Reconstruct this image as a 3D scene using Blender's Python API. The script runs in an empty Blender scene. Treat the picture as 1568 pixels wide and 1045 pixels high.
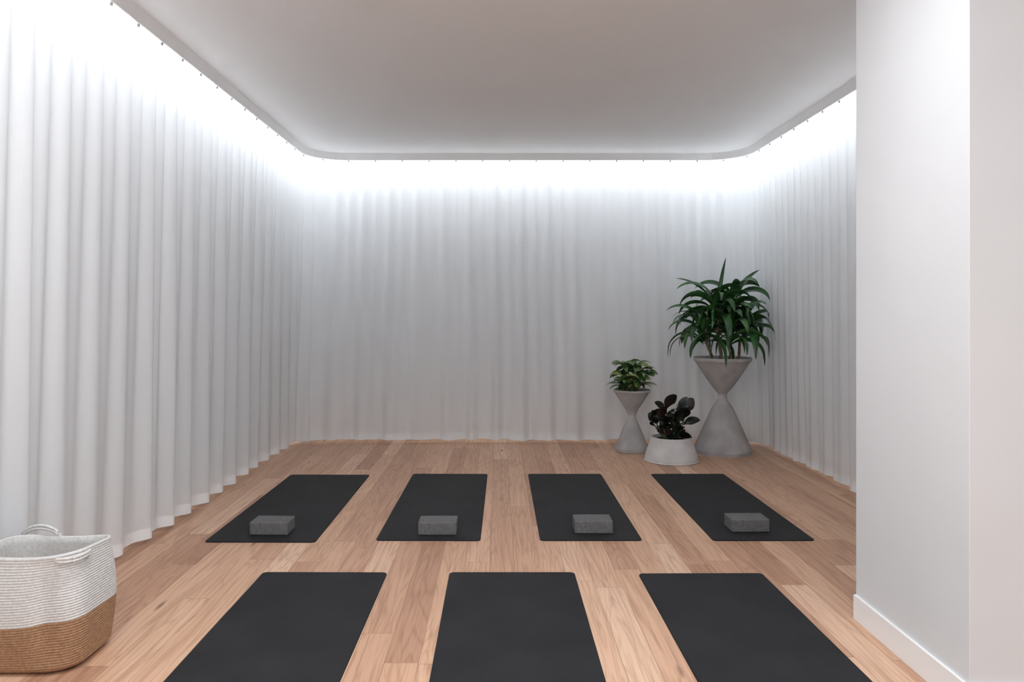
import bpy, bmesh, math, random
from mathutils import Vector, Matrix
random.seed(7)
sc = bpy.context.scene
try:
    sc.view_settings.view_transform = 'Standard'
    sc.view_settings.look = 'None'
except Exception: pass

# ---------------- helpers ----------------
def lin(c):
    return tuple(((x/255)/12.92 if x/255 <= .04045 else ((x/255+.055)/1.055)**2.4) for x in c) + (1,)

def new_mat(name, col=(200,200,200), rough=.6, spec=.5):
    m = bpy.data.materials.new(name); m.use_nodes = True
    b = m.node_tree.nodes['Principled BSDF']
    b.inputs['Base Color'].default_value = lin(col)
    b.inputs['Roughness'].default_value = rough
    b.inputs['Specular IOR Level'].default_value = spec
    return m, m.node_tree, b

def N(nt, t, **kw):
    n = nt.nodes.new(t)
    for k, v in kw.items(): setattr(n, k, v)
    return n

def noise_color(m, nt, b, c1, c2, scale=8, detail=6, bump=0.0, bscale=60, stretch=(1,1,1)):
    tc = N(nt,'ShaderNodeTexCoord'); mp = N(nt,'ShaderNodeMapping')
    mp.inputs['Scale'].default_value = stretch
    nt.links.new(tc.outputs['Object'], mp.inputs[0])
    n = N(nt,'ShaderNodeTexNoise'); n.inputs['Scale'].default_value = scale; n.inputs['Detail'].default_value = detail
    nt.links.new(mp.outputs[0], n.inputs['Vector'])
    r = N(nt,'ShaderNodeValToRGB')
    r.color_ramp.elements[0].position = .3; r.color_ramp.elements[1].position = .7
    r.color_ramp.elements[0].color = lin(c1); r.color_ramp.elements[1].color = lin(c2)
    nt.links.new(n.outputs['Fac'], r.inputs[0]); nt.links.new(r.outputs[0], b.inputs['Base Color'])
    if bump:
        n2 = N(nt,'ShaderNodeTexNoise'); n2.inputs['Scale'].default_value = bscale; n2.inputs['Detail'].default_value = 4
        nt.links.new(mp.outputs[0], n2.inputs['Vector'])
        bp = N(nt,'ShaderNodeBump'); bp.inputs['Strength'].default_value = bump; bp.inputs['Distance'].default_value = .004
        nt.links.new(n2.outputs['Fac'], bp.inputs['Height']); nt.links.new(bp.outputs[0], b.inputs['Normal'])

def obj_from(name, verts, faces, mats=None, smooth=True, parent=None, fmat=None, loc=(0,0,0)):
    me = bpy.data.meshes.new(name); me.from_pydata(verts, [], faces); me.update()
    o = bpy.data.objects.new(name, me); sc.collection.objects.link(o); o.location = loc
    for m in (mats or []): me.materials.append(m)
    if smooth:
        for p in me.polygons: p.use_smooth = True
    if fmat:
        for p, i in zip(me.polygons, fmat): p.material_index = i
    if parent: o.parent = parent
    return o

def box(name, x0,x1,y0,y1,z0,z1, mat, bevel=0, parent=None, segs=3, origin=None):
    cx,cy,cz = (x0+x1)/2,(y0+y1)/2,(z0+z1)/2
    bm = bmesh.new(); bmesh.ops.create_cube(bm, size=1)
    for v in bm.verts:
        v.co.x *= (x1-x0); v.co.y *= (y1-y0); v.co.z *= (z1-z0)
    if bevel: bmesh.ops.bevel(bm, geom=list(bm.edges), offset=bevel, segments=segs, affect='EDGES', profile=.5)
    me = bpy.data.meshes.new(name); bm.to_mesh(me); bm.free()
    o = bpy.data.objects.new(name, me); sc.collection.objects.link(o); o.location = (cx,cy,cz)
    me.materials.append(mat)
    if parent: o.parent = parent
    return o

def empty(name, loc):
    e = bpy.data.objects.new(name, None); e.empty_display_size = .1; e.location = loc
    sc.collection.objects.link(e); return e

# ---------------- materials ----------------
m_wall, nt, b = new_mat('wall_paint', (224,226,228), .7, .2)
noise_color(m_wall, nt, b, (223,225,227), (226,228,230), 3, 1)
m_ceil, nt, b = new_mat('ceiling_paint', (243,242,242), .85, .1)
noise_color(m_ceil, nt, b, (242,241,241), (244,243,243), 1.5, 1)
m_trim, nt, b = new_mat('trim_paint', (246,246,246), .45, .4)
noise_color(m_trim, nt, b, (245,245,245), (248,248,248), 4, 1)

# curtain: diffuse + translucent sheer fabric
m_cur = bpy.data.materials.new('sheer_curtain'); m_cur.use_nodes = True
nt = m_cur.node_tree; nt.nodes.clear()
out = N(nt,'ShaderNodeOutputMaterial'); df = N(nt,'ShaderNodeBsdfDiffuse'); tr = N(nt,'ShaderNodeBsdfTranslucent'); mx = N(nt,'ShaderNodeMixShader')
tc = N(nt,'ShaderNodeTexCoord'); mp = N(nt,'ShaderNodeMapping'); mp.inputs['Scale'].default_value = (60,60,900)
nz = N(nt,'ShaderNodeTexNoise'); nz.inputs['Scale'].default_value = 1; nz.inputs['Detail'].default_value = 1
nt.links.new(tc.outputs['Object'], mp.inputs[0]); nt.links.new(mp.outputs[0], nz.inputs['Vector'])
cr = N(nt,'ShaderNodeValToRGB'); cr.color_ramp.elements[0].color = lin((241,243,245)); cr.color_ramp.elements[1].color = lin((247,249,250))
nt.links.new(nz.outputs['Fac'], cr.inputs[0])
nt.links.new(cr.outputs[0], df.inputs[0]); nt.links.new(cr.outputs[0], tr.inputs[0])
sx = N(nt,'ShaderNodeSeparateXYZ'); nt.links.new(tc.outputs['Object'], sx.inputs[0])
lt = N(nt,'ShaderNodeMath', operation='GREATER_THAN'); lt.inputs[1].default_value = .095
nt.links.new(sx.outputs['Z'], lt.inputs[0])
ml = N(nt,'ShaderNodeMath', operation='MULTIPLY_ADD'); ml.inputs[1].default_value = .30; ml.inputs[2].default_value = .08
nt.links.new(lt.outputs[0], ml.inputs[0]); nt.links.new(ml.outputs[0], mx.inputs[0])
nt.links.new(df.outputs[0], mx.inputs[1]); nt.links.new(tr.outputs[0], mx.inputs[2]); nt.links.new(mx.outputs[0], out.inputs[0])

def emis(name, col, s):
    m = bpy.data.materials.new(name); m.use_nodes = True
    nt = m.node_tree; nt.nodes.clear()
    out = N(nt,'ShaderNodeOutputMaterial'); em = N(nt,'ShaderNodeEmission'); em.inputs[0].default_value = col; em.inputs[1].default_value = s
    nt.links.new(em.outputs[0], out.inputs[0]); return m
m_led = emis('led_diffuser', (.94,.97,1,1), 42)
m_fill = emis('fill_light_glow', (.93,.965,1,1), 340)  # glow of the added overhead fill discs

# timber floor
def floor_mat():
    m, nt, b = new_mat('timber_floor', rough=.40, spec=.38)
    L = nt.links
    def M(op, a, bb=None, c=None):
        n = N(nt,'ShaderNodeMath', operation=op)
        for i, v in enumerate((a,bb,c)):
            if v is None: continue
            if isinstance(v,(int,float)): n.inputs[i].default_value = v
            else: L.new(v, n.inputs[i])
        return n.outputs[0]
    tc = N(nt,'ShaderNodeTexCoord'); s = N(nt,'ShaderNodeSeparateXYZ'); L.new(tc.outputs['Object'], s.inputs[0])
    u = M('DIVIDE', s.outputs['X'], .130)
    row = M('FLOOR', u); fu = M('FRACT', u)
    wn = N(nt,'ShaderNodeTexWhiteNoise', noise_dimensions='1D'); L.new(row, wn.inputs['W'])
    v = M('ADD', M('DIVIDE', s.outputs['Y'], 1.45), M('MULTIPLY', wn.outputs['Value'], 7.3))
    idx = M('FLOOR', v); fv = M('FRACT', v)
    cb = N(nt,'ShaderNodeCombineXYZ'); L.new(row, cb.inputs[0]); L.new(idx, cb.inputs[1])
    w2 = N(nt,'ShaderNodeTexWhiteNoise', noise_dimensions='3D'); L.new(cb.outputs[0], w2.inputs['Vector'])
    def coords(sx, sy, off):
        c = N(nt,'ShaderNodeCombineXYZ')
        L.new(M('MULTIPLY', s.outputs['X'], sx), c.inputs[0]); L.new(M('MULTIPLY', s.outputs['Y'], sy), c.inputs[1])
        L.new(M('MULTIPLY', w2.outputs['Value'], off), c.inputs[2]); return c.outputs[0]
    g = N(nt,'ShaderNodeTexNoise'); g.inputs['Scale'].default_value = 1; g.inputs['Detail'].default_value = 5; g.inputs['Roughness'].default_value = .62
    g.inputs['Distortion'].default_value = .5
    L.new(coords(70, 2.4, 60), g.inputs['Vector'])
    g2 = N(nt,'ShaderNodeTexNoise'); g2.inputs['Scale'].default_value = 1; g2.inputs['Detail'].default_value = 2; g2.inputs['Distortion'].default_value = .9
    L.new(coords(7, .55, 90), g2.inputs['Vector'])
    base = N(nt,'ShaderNodeValToRGB'); e = base.color_ramp.elements
    e[0].position = 0; e[0].color = lin((184,142,116)); e[1].position = 1; e[1].color = lin((230,195,168))
    for p, c in ((.2,(198,156,129)),(.5,(211,170,141)),(.78,(219,179,150))):
        x = e.new(p); x.color = lin(c)
    L.new(w2.outputs['Value'], base.inputs[0])
    rings = M('FRACT', M('MULTIPLY', g2.outputs['Fac'], 11))
    ringf = M('MULTIPLY', M('ABSOLUTE', M('SUBTRACT', rings, .5)), 2)
    mixg = N(nt,'ShaderNodeMix', data_type='RGBA', blend_type='MULTIPLY')
    r1 = N(nt,'ShaderNodeValToRGB'); r1.color_ramp.elements[0].position=.32; r1.color_ramp.elements[0].color=(.62,.53,.47,1); r1.color_ramp.elements[1].position=.56; r1.color_ramp.elements[1].color=(1.0,1.0,1.0,1)
    L.new(g.outputs['Fac'], r1.inputs[0])
    mixg.inputs['Factor'].default_value = .6; L.new(base.outputs[0], mixg.inputs['A']); L.new(r1.outputs[0], mixg.inputs['B'])
    mix2 = N(nt,'ShaderNodeMix', data_type='RGBA', blend_type='MULTIPLY'); mix2.inputs['Factor'].default_value = .5
    r2 = N(nt,'ShaderNodeValToRGB'); r2.color_ramp.elements[0].color=(.68,.59,.52,1); r2.color_ramp.elements[1].position=.5; r2.color_ramp.elements[1].color=(1.04,1.03,1.0,1)
    L.new(ringf, r2.inputs[0]); L.new(mixg.outputs['Result'], mix2.inputs['A']); L.new(r2.outputs[0], mix2.inputs['B'])
    kn = N(nt,'ShaderNodeTexVoronoi'); kn.inputs['Scale'].default_value = 1
    L.new(coords(6, 1.3, 40), kn.inputs['Vector'])
    kf = N(nt,'ShaderNodeValToRGB'); kf.color_ramp.elements[0].position=.03; kf.color_ramp.elements[0].color=(1,1,1,1); kf.color_ramp.elements[1].position=.10; kf.color_ramp.elements[1].color=(0,0,0,1)
    L.new(kn.outputs['Distance'], kf.inputs[0])
    sel = M('GREATER_THAN', w2.outputs['Value'], .6)
    kk = M('MULTIPLY', M('MULTIPLY', kf.outputs[0], sel), .75)
    mix3 = N(nt,'ShaderNodeMix', data_type='RGBA'); L.new(kk, mix3.inputs['Factor']); L.new(mix2.outputs['Result'], mix3.inputs['A']); mix3.inputs['B'].default_value = lin((80,52,40))
    ex = M('LESS_THAN', M('MINIMUM', fu, M('SUBTRACT', 1, fu)), .009)
    ey = M('LESS_THAN', M('MINIMUM', fv, M('SUBTRACT', 1, fv)), .0009)
    gap = M('MAXIMUM', ex, ey)
    mix4 = N(nt,'ShaderNodeMix', data_type='RGBA'); L.new(M('MULTIPLY', gap, .55), mix4.inputs['Factor']); L.new(mix3.outputs['Result'], mix4.inputs['A']); mix4.inputs['B'].default_value = lin((95,64,50))
    L.new(mix4.outputs['Result'], b.inputs['Base Color'])
    bp = N(nt,'ShaderNodeBump'); bp.inputs['Strength'].default_value = .15; bp.inputs['Distance'].default_value = .002
    L.new(M('SUBTRACT', g.outputs['Fac'], gap), bp.inputs['Height']); L.new(bp.outputs[0], b.inputs['Normal'])
    return m
m_floor = floor_mat()

m_mat, nt, b = new_mat('rubber_mat', rough=.66, spec=.2)
noise_color(m_mat, nt, b, (33,34,36), (43,44,46), 3.5, 8, .3, 500)
m_block, nt, b = new_mat('foam_block', rough=.8, spec=.2)
noise_color(m_block, nt, b, (98,98,98), (116,116,116), 60, 5, .3, 400)
m_conc, nt, b = new_mat('concrete_grey', rough=.85, spec=.15)
noise_color(m_conc, nt, b, (166,164,163), (194,192,191), 7, 9, .5, 120)
m_conc2, nt, b = new_mat('concrete_white', rough=.85, spec=.15)
noise_color(m_conc2, nt, b, (202,200,199), (220,218,217), 9, 8, .4, 120)
m_soil, nt, b = new_mat('soil', rough=.95, spec=.1)
noise_color(m_soil, nt, b, (28,22,18), (62,50,42), 60, 6, 1, 90)
m_stem, nt, b = new_mat('bark', rough=.85)
noise_color(m_stem, nt, b, (96,84,66), (140,126,104), 30, 5, .5, 80)
m_stemg, nt, b = new_mat('green_stem', rough=.6)
noise_color(m_stemg, nt, b, (60,84,42), (92,116,60), 30, 3)
def leaf_mat(name, c1, c2, rough, scale=6):
    m, nt, b = new_mat(name, rough=rough, spec=.5); noise_color(m, nt, b, c1, c2, scale, 4); return m
m_drac = leaf_mat('dracaena_leaf', (24,60,30), (60,110,54), .30)
m_sm = leaf_mat('schefflera_leaf', (44,84,42), (92,124,66), .35, 9)
m_sm2 = leaf_mat('schefflera_leaf_pale', (140,150,84), (96,120,60), .4, 14)
m_rub = leaf_mat('rubber_leaf', (18,24,20), (36,44,36), .22)
m_rub2 = leaf_mat('rubber_leaf_red', (52,30,30), (36,36,30), .3)
m_white = leaf_mat('rope_white', (206,205,203), (228,227,225), .85, 90)
m_tan = leaf_mat('rope_tan', (150,114,84), (180,142,110), .85, 90)
m_hook, nt, b = new_mat('track_metal', (130,130,132), .4)

# ---------------- room shell ----------------
box('floor', -2.35, 3.3, -3, 7.95, -.1, 0, m_floor)
box('ceiling', -2.35, 3.3, -3, 7.95, 2.98, 3.08, m_ceil)
box('wall_left', -2.35, -2.25, -3, 7.95, 0, 2.98, m_wall)
box('wall_back', -2.35, 3.3, 7.95, 8.05, 0, 2.98, m_wall)
box('wall_right', 2.85, 2.95, 3.2, 7.95, 0, 2.98, m_wall)
box('wall_front_right', 1.565, 3.3, 2.43, 3.20, 0, 2.98, m_wall, bevel=.002)
box('baseboard_right', 1.553, 1.565, 2.418, 3.20, 0, .106, m_trim, bevel=.0015)
box('baseboard_front', 1.565, 3.3, 2.418, 2.43, 0, .106, m_trim, bevel=.0015)
m_strip, nt, b = new_mat('floor_border_timber', rough=.5)
noise_color(m_strip, nt, b, (206,170,132), (220,188,152), 6, 5, 0, 60, (20,1,1))
box('trim_floor_border', 2.44, 2.475, 3.2, 7.3, 0, .004, m_strip)

# ---------------- curved perimeter path ----------------
def upath(xl, xr, yb, r, y0l, y0r, ds):
    pts = []; s = 0
    l1 = yb-r-y0l; la = math.pi*r/2; l2 = xr-xl-2*r; l3 = yb-r-y0r
    tot = l1+la+l2+la+l3; n = int(tot/ds)
    for i in range(n+1):
        s = tot*i/n; q = s
        if q <= l1: p = (xl, y0l+q, 1, 0)
        elif q <= l1+la:
            a = (q-l1)/r; cx, cy = xl+r, yb-r
            p = (cx-r*math.cos(a), cy+r*math.sin(a), math.cos(a), -math.sin(a))
        elif q <= l1+la+l2:
            p = (xl+r+(q-l1-la), yb, 0, -1)
        elif q <= l1+2*la+l2:
            a = (q-l1-la-l2)/r; cx, cy = xr-r, yb-r
            p = (cx+r*math.sin(a), cy+r*math.cos(a), -math.sin(a), -math.cos(a))
        else:
            p = (xr, yb-r-(q-l1-2*la-l2), -1, 0)
        pts.append((*p, s))
    return pts

def sweep(name, path, prof, mat, parent=None, smooth=False):
    V=[];F=[];k=len(prof)
    for (x,y,nx,ny,s) in path:
        for (o,z) in prof: V.append((x+nx*o, y+ny*o, z))
    for i in range(len(path)-1):
        for j in range(k):
            a=i*k+j; bb=i*k+(j+1)%k; F.append((a,a+k,bb+k,bb))
    F.append(tuple(range(k))); F.append(tuple(reversed([ (len(path)-1)*k+j for j in range(k)])))
    return obj_from(name, V, F, [mat], smooth=smooth, parent=parent)

pel = upath(-1.93, 2.51, 7.60, .38, -3, 3.2, .04)
sweep('trim_pelmet', pel, [(-.022,2.912),(0.004,2.98),(-.030,2.98),(-.030,2.912)], m_trim)
# LED strip sits BEHIND the sheer, above the gap between cloth and wall
ledp = upath(-2.135, 2.725, 7.815, .46, 2.7, 3.2, .06)
sweep('led_strip_light', ledp, [(.018,2.960),(.018,2.974),(-.018,2.974),(-.018,2.960)], m_led)

# ---------------- curtain ----------------
curtain = empty('sheer_curtain', (0,0,0))
CP=(-1.986, 2.566, 7.656, .40, -3, 3.22)
path = upath(*CP, .0125)
rnd = random.Random(3)
jit = [rnd.uniform(-1,1) for _ in range(400)]
def vn(x, seed=0):
    i = math.floor(x); f = x-i; f = f*f*(3-2*f)
    a = jit[(i*7+seed*31) % 400]; c = jit[((i+1)*7+seed*31) % 400]
    return a*(1-f)+c*f
rows = 40
V=[];F=[]
ztop, zbot = 2.945, .022
for (x,y,nx,ny,s) in path:
    for r in range(rows+1):
        t = (r/rows)
        z = ztop+(zbot-ztop)*t
        tt = t
        ph = 2*math.pi*s/.138
        sharp = math.sin(ph+1.6*vn(s*1.5,1)*tt)
        a = .0160*(1-.35*tt)*(1+.8*vn(s*2.3,8)*min(1,tt*2))
        sub = math.sin(ph/2 + 2.2*vn(s*1.1,2)*min(1,tt*1.6) + .4*vn(tt*2+s*.7,3))
        bamp = .002+.025*tt**1.1*(1+.7*vn(s*.9,5))
        n = a*sharp + bamp*sub + .012*tt*vn(s*2.7+tt*1.2,4)
        px = x+nx*n; py = y+ny*n
        if nx>0: px -= .062*tt*nx
        else: px -= .05*tt*nx
        if abs(ny) > .01: py -= .22*tt*abs(ny)
        zz = z
        if r==rows: zz = .020+.009*(1+vn(s*4,7))
        V.append((px,py,zz))
k = rows+1
for i in range(len(path)-1):
    for j in range(rows):
        a=i*k+j; F.append((a,a+k,a+k+1,a+1))
cur = obj_from('fabric', V, F, [m_cur], parent=curtain)
V=[];F=[]
def addbox(V,F,c,h):
    b0=len(V)
    for dx in(-1,1):
        for dy in(-1,1):
            for dz in(-1,1): V.append((c[0]+dx*h[0],c[1]+dy*h[1],c[2]+dz*h[2]))
    for f in((0,1,3,2),(4,6,7,5),(0,4,5,1),(2,3,7,6),(0,2,6,4),(1,5,7,3)): F.append(tuple(b0+q for q in f))
hp = upath(*CP, .276)
for p in hp:
    addbox(V,F,(p[0]+p[2]*.022,p[1]+p[3]*.022,2.905),(.005,.005,.008))
obj_from('hooks', V, F, [m_hook], smooth=False, parent=curtain)
sweep('rail', path[::8], [(.012,2.947),(.012,2.98),(-.012,2.98),(-.012,2.947)], m_trim, parent=curtain)

# ---------------- mats & blocks ----------------
def rounded_slab(name, cx, cy, w, l, h, r, mat, rot=0, z0=0.0):
    bm = bmesh.new(); pts=[]
    for (sx,sy,a0) in ((1,1,0),(-1,1,90),(-1,-1,180),(1,-1,270)):
        for i in range(7):
            a=math.radians(a0+15*i)
            pts.append((sx*(w/2-r)+r*math.cos(a), sy*(l/2-r)+r*math.sin(a)))
    vs=[bm.verts.new((p[0],p[1],0)) for p in pts]; f=bm.faces.new(vs)
    ret=bmesh.ops.extrude_face_region(bm, geom=[f])
    for v in ret['geom']:
        if isinstance(v,bmesh.types.BMVert): v.co.z+=h
    top=[e for e in bm.edges if all(abs(v.co.z-h)<1e-6 for v in e.verts)]
    bmesh.ops.bevel(bm, geom=top, offset=h*.3, segments=2, affect='EDGES')
    bmesh.ops.recalc_face_normals(bm, faces=bm.faces)
    me=bpy.data.meshes.new(name); bm.to_mesh(me); bm.free(); me.materials.append(mat)
    o=bpy.data.objects.new(name,me); sc.collection.objects.link(o); o.location=(cx,cy,z0); o.rotation_euler[2]=rot
    return o
L=1.73
for (cx,yf,w,rot) in ((-1.378,5.97,.645,-.008),(-.402,6.0,.612,-.01),(.543,6.0,.597,0),(1.551,6.0,.598,.003),
                  (-.892,3.75,.638,-.006),(.070,3.75,.64,0),(1.037,3.735,.632,.008)):
    rounded_slab('yoga_mat', cx, yf-L/2, w, L, .006, .026, m_mat, rot)
for (cx,yf,rot) in ((-1.368,4.36,-.03),(-.364,4.36,.0),(.574,4.39,-.0),(1.526,4.42,.01)):
    o = box('yoga_block', -.115,.115,-.075,.075,0,.076, m_block, bevel=.006, segs=3)
    o.location = (cx, yf+.075, .0445); o.rotation_euler[2]=rot

# ---------------- planters ----------------
def catmull(P, n):
    out=[]
    for i in range(len(P)-1):
        p0=P[max(i-1,0)];p1=P[i];p2=P[i+1];p3=P[min(i+2,len(P)-1)]
        for k in range(n):
            t=k/n
            out.append(tuple(.5*((2*p1[d])+(-p0[d]+p2[d])*t+(2*p0[d]-5*p1[d]+4*p2[d]-p3[d])*t*t+(-p0[d]+3*p1[d]-3*p2[d]+p3[d])*t**3) for d in range(2)))
    out.append(P[-1]); return out
def lathe(name, prof, mat, parent, segs=72):
    V=[];F=[];k=len(prof)
    for i in range(segs):
        a=2*math.pi*i/segs
        for (r,z) in prof: V.append((r*math.cos(a),r*math.sin(a),z))
    for i in range(segs):
        for j in range(k-1):
            a=i*k+j;bb=((i+1)%segs)*k+j; F.append((a,bb,bb+1,a+1))
    return obj_from(name,V,F,[mat],parent=parent)
def spindle(rb,rt,H,zw,rw):
    P=[(0.001,0),(rb*.93,0.0),(rb*.985,.008),(rb,.03),(rb*.955,H*.07),(rb*.80,zw*.30),(rb*.58,zw*.56),(rb*.36,zw*.80),
       (rw*1.12,zw*.94),(rw,zw),(rw*1.12,zw+(H-zw)*.08),(rt*.38,zw+(H-zw)*.28),(rt*.64,zw+(H-zw)*.56),(rt*.88,zw+(H-zw)*.84),(rt*.965,H*.965),(rt*.985,H*.985),(rt*.98,H)]
    Q=catmull(P,6)
    Q+=[(rt*.93,H),(rt*.90,H*.985),(rt*.80,H-.05),(rt*.76,H-.06)]
    return Q
big = empty('potted_dracaena', (2.13,6.95,0))
lathe('planter', spindle(.265,.272,.90,.53,.040), m_conc, big)
sml = empty('potted_umbrella_plant', (1.285,7.04,0))
lathe('planter', spindle(.162,.178,.585,.335,.036), m_conc, sml)
rub = empty('potted_rubber_plant', (1.553,6.57,0))
P = catmull([(0.001,0),(.222,0),(.233,.012),(.233,.035),(.222,.08),(.203,.13),(.188,.175),(.182,.205)],5)
P += [(.18,.212),(.165,.214),(.158,.208),(.156,.17),(.15,.165)]
lathe('planter', P, m_conc2, rub)
def soil(parent, r, z):
    V=[(0,0,z+.012)];F=[];n=32
    for k,(rr,dz) in enumerate(((.5,.008),(1,0))):
        for i in range(n):
            a=2*math.pi*i/n; V.append((rr*r*math.cos(a),rr*r*math.sin(a),z+dz+random.uniform(-.003,.003)))
    for i in range(n): F.append((0,1+i,1+(i+1)%n)); F.append((1+i,1+n+i,1+n+(i+1)%n,1+(i+1)%n))
    obj_from('soil',V,F,[m_soil],parent=parent)
soil(big,.225,.855); soil(sml,.145,.54); soil(rub,.158,.182)

# ---------------- leaves ----------------
class MB:
    def __init__(s): s.V=[];s.F=[];s.M=[]
    def tube(s, pts, radii, mi, n=7):
        b0=len(s.V)
        for i,(p,r) in enumerate(zip(pts,radii)):
            d=(pts[min(i+1,len(pts)-1)]-pts[max(i-1,0)]).normalized()
            a=d.orthogonal().normalized(); c=d.cross(a)
            for j in range(n):
                th=2*math.pi*j/n; s.V.append(p+a*r*math.cos(th)+c*r*math.sin(th))
        for i in range(len(pts)-1):
            for j in range(n):
                q=b0+i*n+j; w=b0+i*n+(j+1)%n; s.F.append((q,w,w+n,q+n)); s.M.append(mi)
    def leaf(s, base, az, elev, length, width, droop, mi, shape='strap', n=12, fold=.25, roll=0, warp=0):
        b0=len(s.V); p=Vector(base)
        for i in range(n+1):
            t=i/n; e=max(-1.45,elev-droop*(t**1.3))
            azz=az+warp*t
            h=Vector((math.cos(azz),math.sin(azz),0)); d=h*math.cos(e)+Vector((0,0,1))*math.sin(e)
            side=Vector((-math.sin(azz),math.cos(azz),0))
            up = d.cross(side)
            if roll:
                rl=roll*min(1,t*2)
                side2=side*math.cos(rl)+up*math.sin(rl); up=up*math.cos(rl)-side*math.sin(rl); side=side2
            if shape=='strap': w=width*min(1,(t*2.6+.32))*(1-t**2.8)**.8 
            elif shape=='lance': w=width*(math.sin(math.pi*t**.8)**.8)
            else: w=width*(math.sin(math.pi*min(1,max(0,(t-.08)/.92))**.92)**.62) if t>.08 else .004
            w=max(w,.0008)/2
            for q in (-1,-.5,0,.5,1):
                s.V.append(p+side*w*q+up*(abs(q)*w*fold))
            if i<n: p=p+d*(length/n)
        for i in range(n):
            for q in range(4):
                a=b0+i*5+q; s.F.append((a,a+1,a+6,a+5)); s.M.append(mi)
    def build(s,name,mats,parent,fix=None):
        V=[fix(v) if fix else v for v in s.V]
        return obj_from(name,[tuple(v) for v in V],s.F,mats,parent=parent,fmat=s.M)

R=random.Random(11)
def softmax(v, lim, k=.06):
    return v if v<lim-k else lim-k+k*math.tanh((v-lim+k)/k)
def fix_big(v):
    return Vector((softmax(v.x,.43,.08), softmax(v.y,.33,.1), v.z))
mb=MB()
canes=[((-.03,-.05),(-.07,-.04),.58,1.0),((.07,.02),(.11,.03),.60,1.0),((-.09,.03),(-.18,.0),.37,1.0),((.04,-.09),(.03,-.14),.36,1.0),((.12,-.03),(.21,-.04),.40,1.0),((.0,.08),(.0,.12),.45,1)]
for (b0,t0,hh,sc_) in canes:
    p0=Vector((b0[0],b0[1],.85)); p1=Vector((t0[0],t0[1],.85+hh))
    pts=[p0.lerp(p1,i/6)+Vector((.01*math.sin(i*1.7),.01*math.cos(i*2.1),0)) for i in range(7)]
    mb.tube(pts,[.013]*7,0)
    nl=19
    for i in range(nl):
        f=i/nl
        az=i*2.399+R.uniform(-.25,.25)
        el=.55+.85*f**1.1+R.uniform(-.12,.12)
        ln=(.51-.10*f)*R.uniform(.85,1.12)*sc_
        base=pts[6]+Vector((0,0,-.20*(1-f)))
        dr=R.uniform(2.4,3.0)*(1-.20*f)
        mb.leaf(base,az,el,ln,R.uniform(.066,.084),dr,1,'strap',n=15,fold=.3,roll=R.uniform(-1.0,1.0),warp=R.uniform(-.5,.5))
mb.leaf(Vector((-.055,-.04,1.38)),.4,1.45,.48,.04,.2,1,'strap',fold=.5,roll=.9)
mb.leaf(Vector((.1,.03,1.42)),.2,1.1,.44,.06,.7,1,'strap',fold=.4,roll=.7)
mb.leaf(Vector((-.08,-.03,1.40)),3.1,.95,.46,.06,.9,1,'strap',fold=.4,roll=-.6)
mb.build('foliage',[m_stem,m_drac],big,fix_big)

mb=MB(); R=random.Random(5)
for k in range(15):
    a=k*2.399; rr=.03+.07*R.random()
    p0=Vector((rr*.5*math.cos(a),rr*.5*math.sin(a),.545)); reach=R.uniform(.06,.20)*(1 if k>2 else .3)
    top=Vector((reach*math.cos(a),reach*.75*math.sin(a),.545+R.uniform(.12,.34)-reach*.5))
    pts=[p0.lerp(top,i/5)+Vector((0,0,.02*math.sin(i/5*math.pi))) for i in range(6)]
    mb.tube(pts,[.0045]*6,0,6)
    nl=8
    for i in range(nl):
        az=i*2*math.pi/nl*1.0+R.uniform(-.35,.35)
        mb.leaf(pts[5]-Vector((0,0,.012*i%.04)),az,R.uniform(.1,.8),R.uniform(.12,.175),R.uniform(.046,.060),R.uniform(1.1,1.7),1 if R.random()>.18 else 2,'lance',n=9,fold=.3,roll=R.uniform(-.8,.8))
for k in range(20):
    a=R.uniform(0,6.28)
    mb.leaf(Vector((.06*math.cos(a),.06*math.sin(a),.60)),a,.7,R.uniform(.15,.22),.045,1.5,2 if k%3==0 else 1,'lance',n=8)
mb.build('foliage',[m_stemg,m_sm,m_sm2],sml,lambda v:Vector((v.x,softmax(v.y,.22,.08),v.z)))

mb=MB(); R=random.Random(9)
stems=[(-.09,-.02,.19),(.08,-.03,.25),(-.03,.05,.27),(.13,.03,.23),(-.12,.04,.16),(.01,-.09,.14)]
for (x,y,h) in stems:
    p0=Vector((x*.45,y*.45,.185)); p1=Vector((x*1.05,y*1.05,.17+h))
    pts=[p0.lerp(p1,i/5) for i in range(6)]
    mb.tube(pts,[.006,.006,.0055,.005,.005,.004],0,7)
    nl=6
    for i in range(nl):
        f=i/(nl-1); az=i*2.399+R.uniform(-.3,.3)+x*9
        base=p0.lerp(p1,.25+.75*f)
        mb.leaf(base,az,.15+1.15*f+R.uniform(-.1,.15),R.uniform(.14,.18),R.uniform(.092,.112),R.uniform(.35,.8),1 if R.random()>.12 else 2,'oval',n=12,fold=.2,roll=R.uniform(-.9,.9))
mb.build('foliage',[m_stemg,m_rub,m_rub2],rub)

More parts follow.
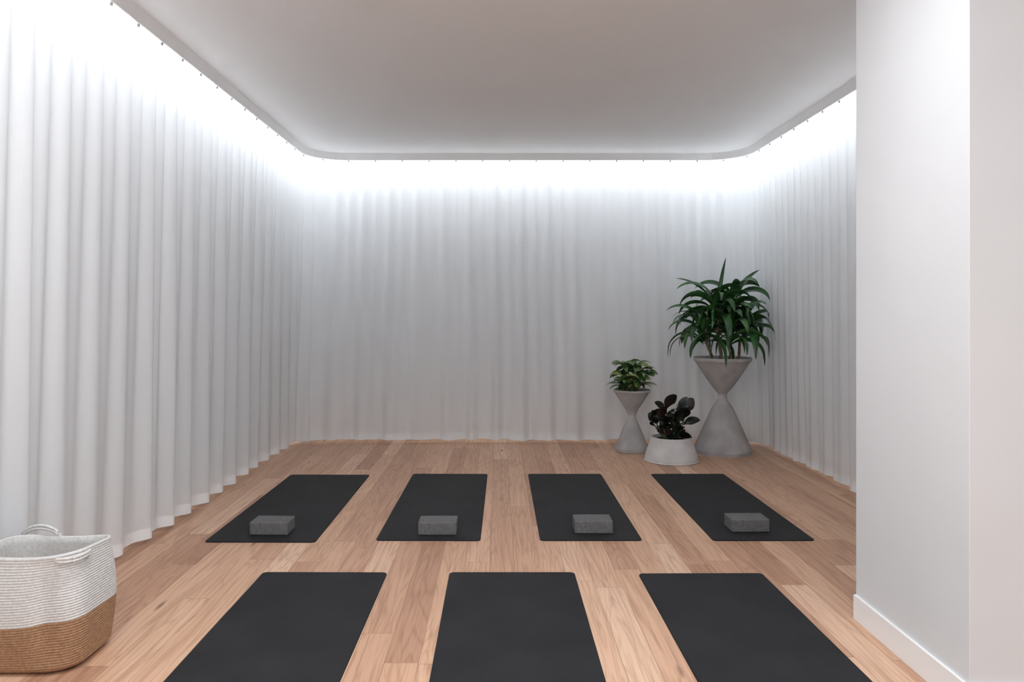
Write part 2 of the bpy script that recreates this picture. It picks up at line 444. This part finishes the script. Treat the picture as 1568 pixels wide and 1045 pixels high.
# ---------------- rope basket ----------------
bk = empty('rope_basket', (-1.770,2.86,0))
def rrect(a,b_,r,n=96):
    pts=[]; 
    lens=[2*(b_-r),math.pi*r/2,2*(a-r),math.pi*r/2,2*(b_-r),math.pi*r/2,2*(a-r),math.pi*r/2]
    tot=sum(lens)
    for i in range(n):
        q=tot*i/n; k=0
        while q>lens[k]: q-=lens[k];k+=1
        if k==0: p=(a,-(b_-r)+q)
        elif k==1: t=q/r; p=(a-r+r*math.cos(t),b_-r+r*math.sin(t))
        elif k==2: p=(a-r-q,b_)
        elif k==3: t=math.pi/2+q/r; p=(-a+r+r*math.cos(t),b_-r+r*math.sin(t))
        elif k==4: p=(-a,b_-r-q)
        elif k==5: t=math.pi+q/r; p=(-a+r+r*math.cos(t),-b_+r+r*math.sin(t))
        elif k==6: p=(-a+r+q,-b_)
        else: t=1.5*math.pi+q/r; p=(a-r+r*math.cos(t),-b_+r+r*math.sin(t))
        pts.append(p)
    return pts
nseg=120; pitch=.0098; nr=44; sub=5
V=[];F=[];FM=[]
H=nr*pitch
def brow(z,off,n=nseg):
    f=z/H
    a=.198+.016*math.sin(math.pi*min(1,f*1.05))+.004*f
    b_=.168+.016*math.sin(math.pi*min(1,f*1.05))+.004*f
    inset=.03*max(0,1-z/.03)**2
    pts=rrect(a-inset+off,b_-inset+off,.10+off*.8,n)
    out=[]
    for (x,y) in pts:
        zz=z + f*f*(.016*(abs(x)/.2)**2 - .012) - .012*f*f*(y/.17)
        zz += .010*math.sin(math.pi*f)*math.sin(x*9+y*4)
        dent=math.exp(-((x-.12)**2+(y+.17)**2)/.0022)*.026*math.sin(math.pi*f)
        out.append((x-dent*.6,y+dent,zz))
    return out
rowsl=[]
for i in range(nr):
    for k in range(sub):
        th=(k/sub)
        z=(i+th)*pitch+.003
        off=.0032*abs(math.sin(math.pi*th))
        rowsl.append((brow(z,off),0 if i>=19 else 1))
zt=nr*pitch+.003
for (dz,off) in ((.003,0),(.004,-.004),(.0,-.009),(-.03,-.010),(-.10,-.010),(-.2,-.010),(-.3,-.012),(-.41,-.02)):
    base=brow(zt+min(dz,0),off); 
    rowsl.append(([(x,y,z+max(dz,0)) for (x,y,z) in base],0 if zt+dz>.2 else 1))
for (pts,mi) in rowsl: V+=pts
for i in range(len(rowsl)-1):
    for j in range(nseg):
        a=i*nseg+j; c=i*nseg+(j+1)%nseg; F.append((a,c,c+nseg,a+nseg)); FM.append(rowsl[i][1])
F.append(tuple((len(rowsl)-1)*nseg+j for j in range(nseg))); FM.append(1)
F.append(tuple(reversed(range(nseg)))); FM.append(1)
obj_from('woven_body',V,F,[m_white,m_tan],parent=bk,fmat=FM)
mb=MB()
for o_ in range(2):
    pts=[]
    for i in range(25):
        t=i/24; e=math.sin(math.pi*t)**.6
        pts.append(Vector((-.205+.165*t,.172-.010*e,H-.026+.012*o_*e**.3+.042*e)))
    mb.tube(pts,[.0062]*25,0,10)
mb.build('handle_back',[m_white],bk)
mb=MB()
for o_ in range(2):
    pts=[]
    for i in range(25):
        t=i/24; e=math.sin(math.pi*t)**.6
        an=-1.25+1.15*t
        pts.append(Vector((.115+(.094+.020*e)*math.cos(an),-.083+(.094+.020*e)*math.sin(an)+.07*max(0,t-.6),H-.004+.012*o_*e**.3-.004*e)))
    mb.tube(pts,[.0062]*25,0,10)
mb.build('handle_front',[m_white],bk)

# ---------------- lights ----------------
for (x,y) in ((-.95,-1.4),(.95,-1.4),(-.95,.5),(.75,.5),(-.9,2.3),(.6,2.3)):  # unseen fill lights, added on the ceiling to brighten the room interior
    d = empty('added_fill_light', (x,y,2.98))
    n=40
    V=[(0,0,-.004)]+[(.085*math.cos(2*math.pi*i/n),.085*math.sin(2*math.pi*i/n),-.004) for i in range(n)]
    obj_from('lens',V,[(0,1+(i+1)%n,1+i) for i in range(n)],[m_fill],smooth=False,parent=d)
    V=[];F=[]
    for (r,z) in ((.085,-.002),(.086,-.008),(.100,-.006),(.102,0)):
        V+=[(r*math.cos(2*math.pi*i/n),r*math.sin(2*math.pi*i/n),z) for i in range(n)]
    for k in range(3):
        for i in range(n): F.append((k*n+i,k*n+(i+1)%n,(k+1)*n+(i+1)%n,(k+1)*n+i))
    obj_from('fill_light_rim',V,F,[m_trim],parent=d)
w = bpy.data.worlds.new('World'); sc.world = w; w.use_nodes = True
bg = w.node_tree.nodes['Background']; bg.inputs[0].default_value=(.91,.95,1,1); bg.inputs[1].default_value=.75

# ---------------- camera ----------------
cam = bpy.data.cameras.new('camera'); co = bpy.data.objects.new('camera', cam); sc.collection.objects.link(co)
co.location=(0,0,1.35); co.rotation_euler=(math.pi/2,0,0)
cam.sensor_width=36; cam.lens=1120/1568*36; cam.shift_x=21/1568; cam.shift_y=-47.5/1568
cam.clip_start=.05
sc.camera=co
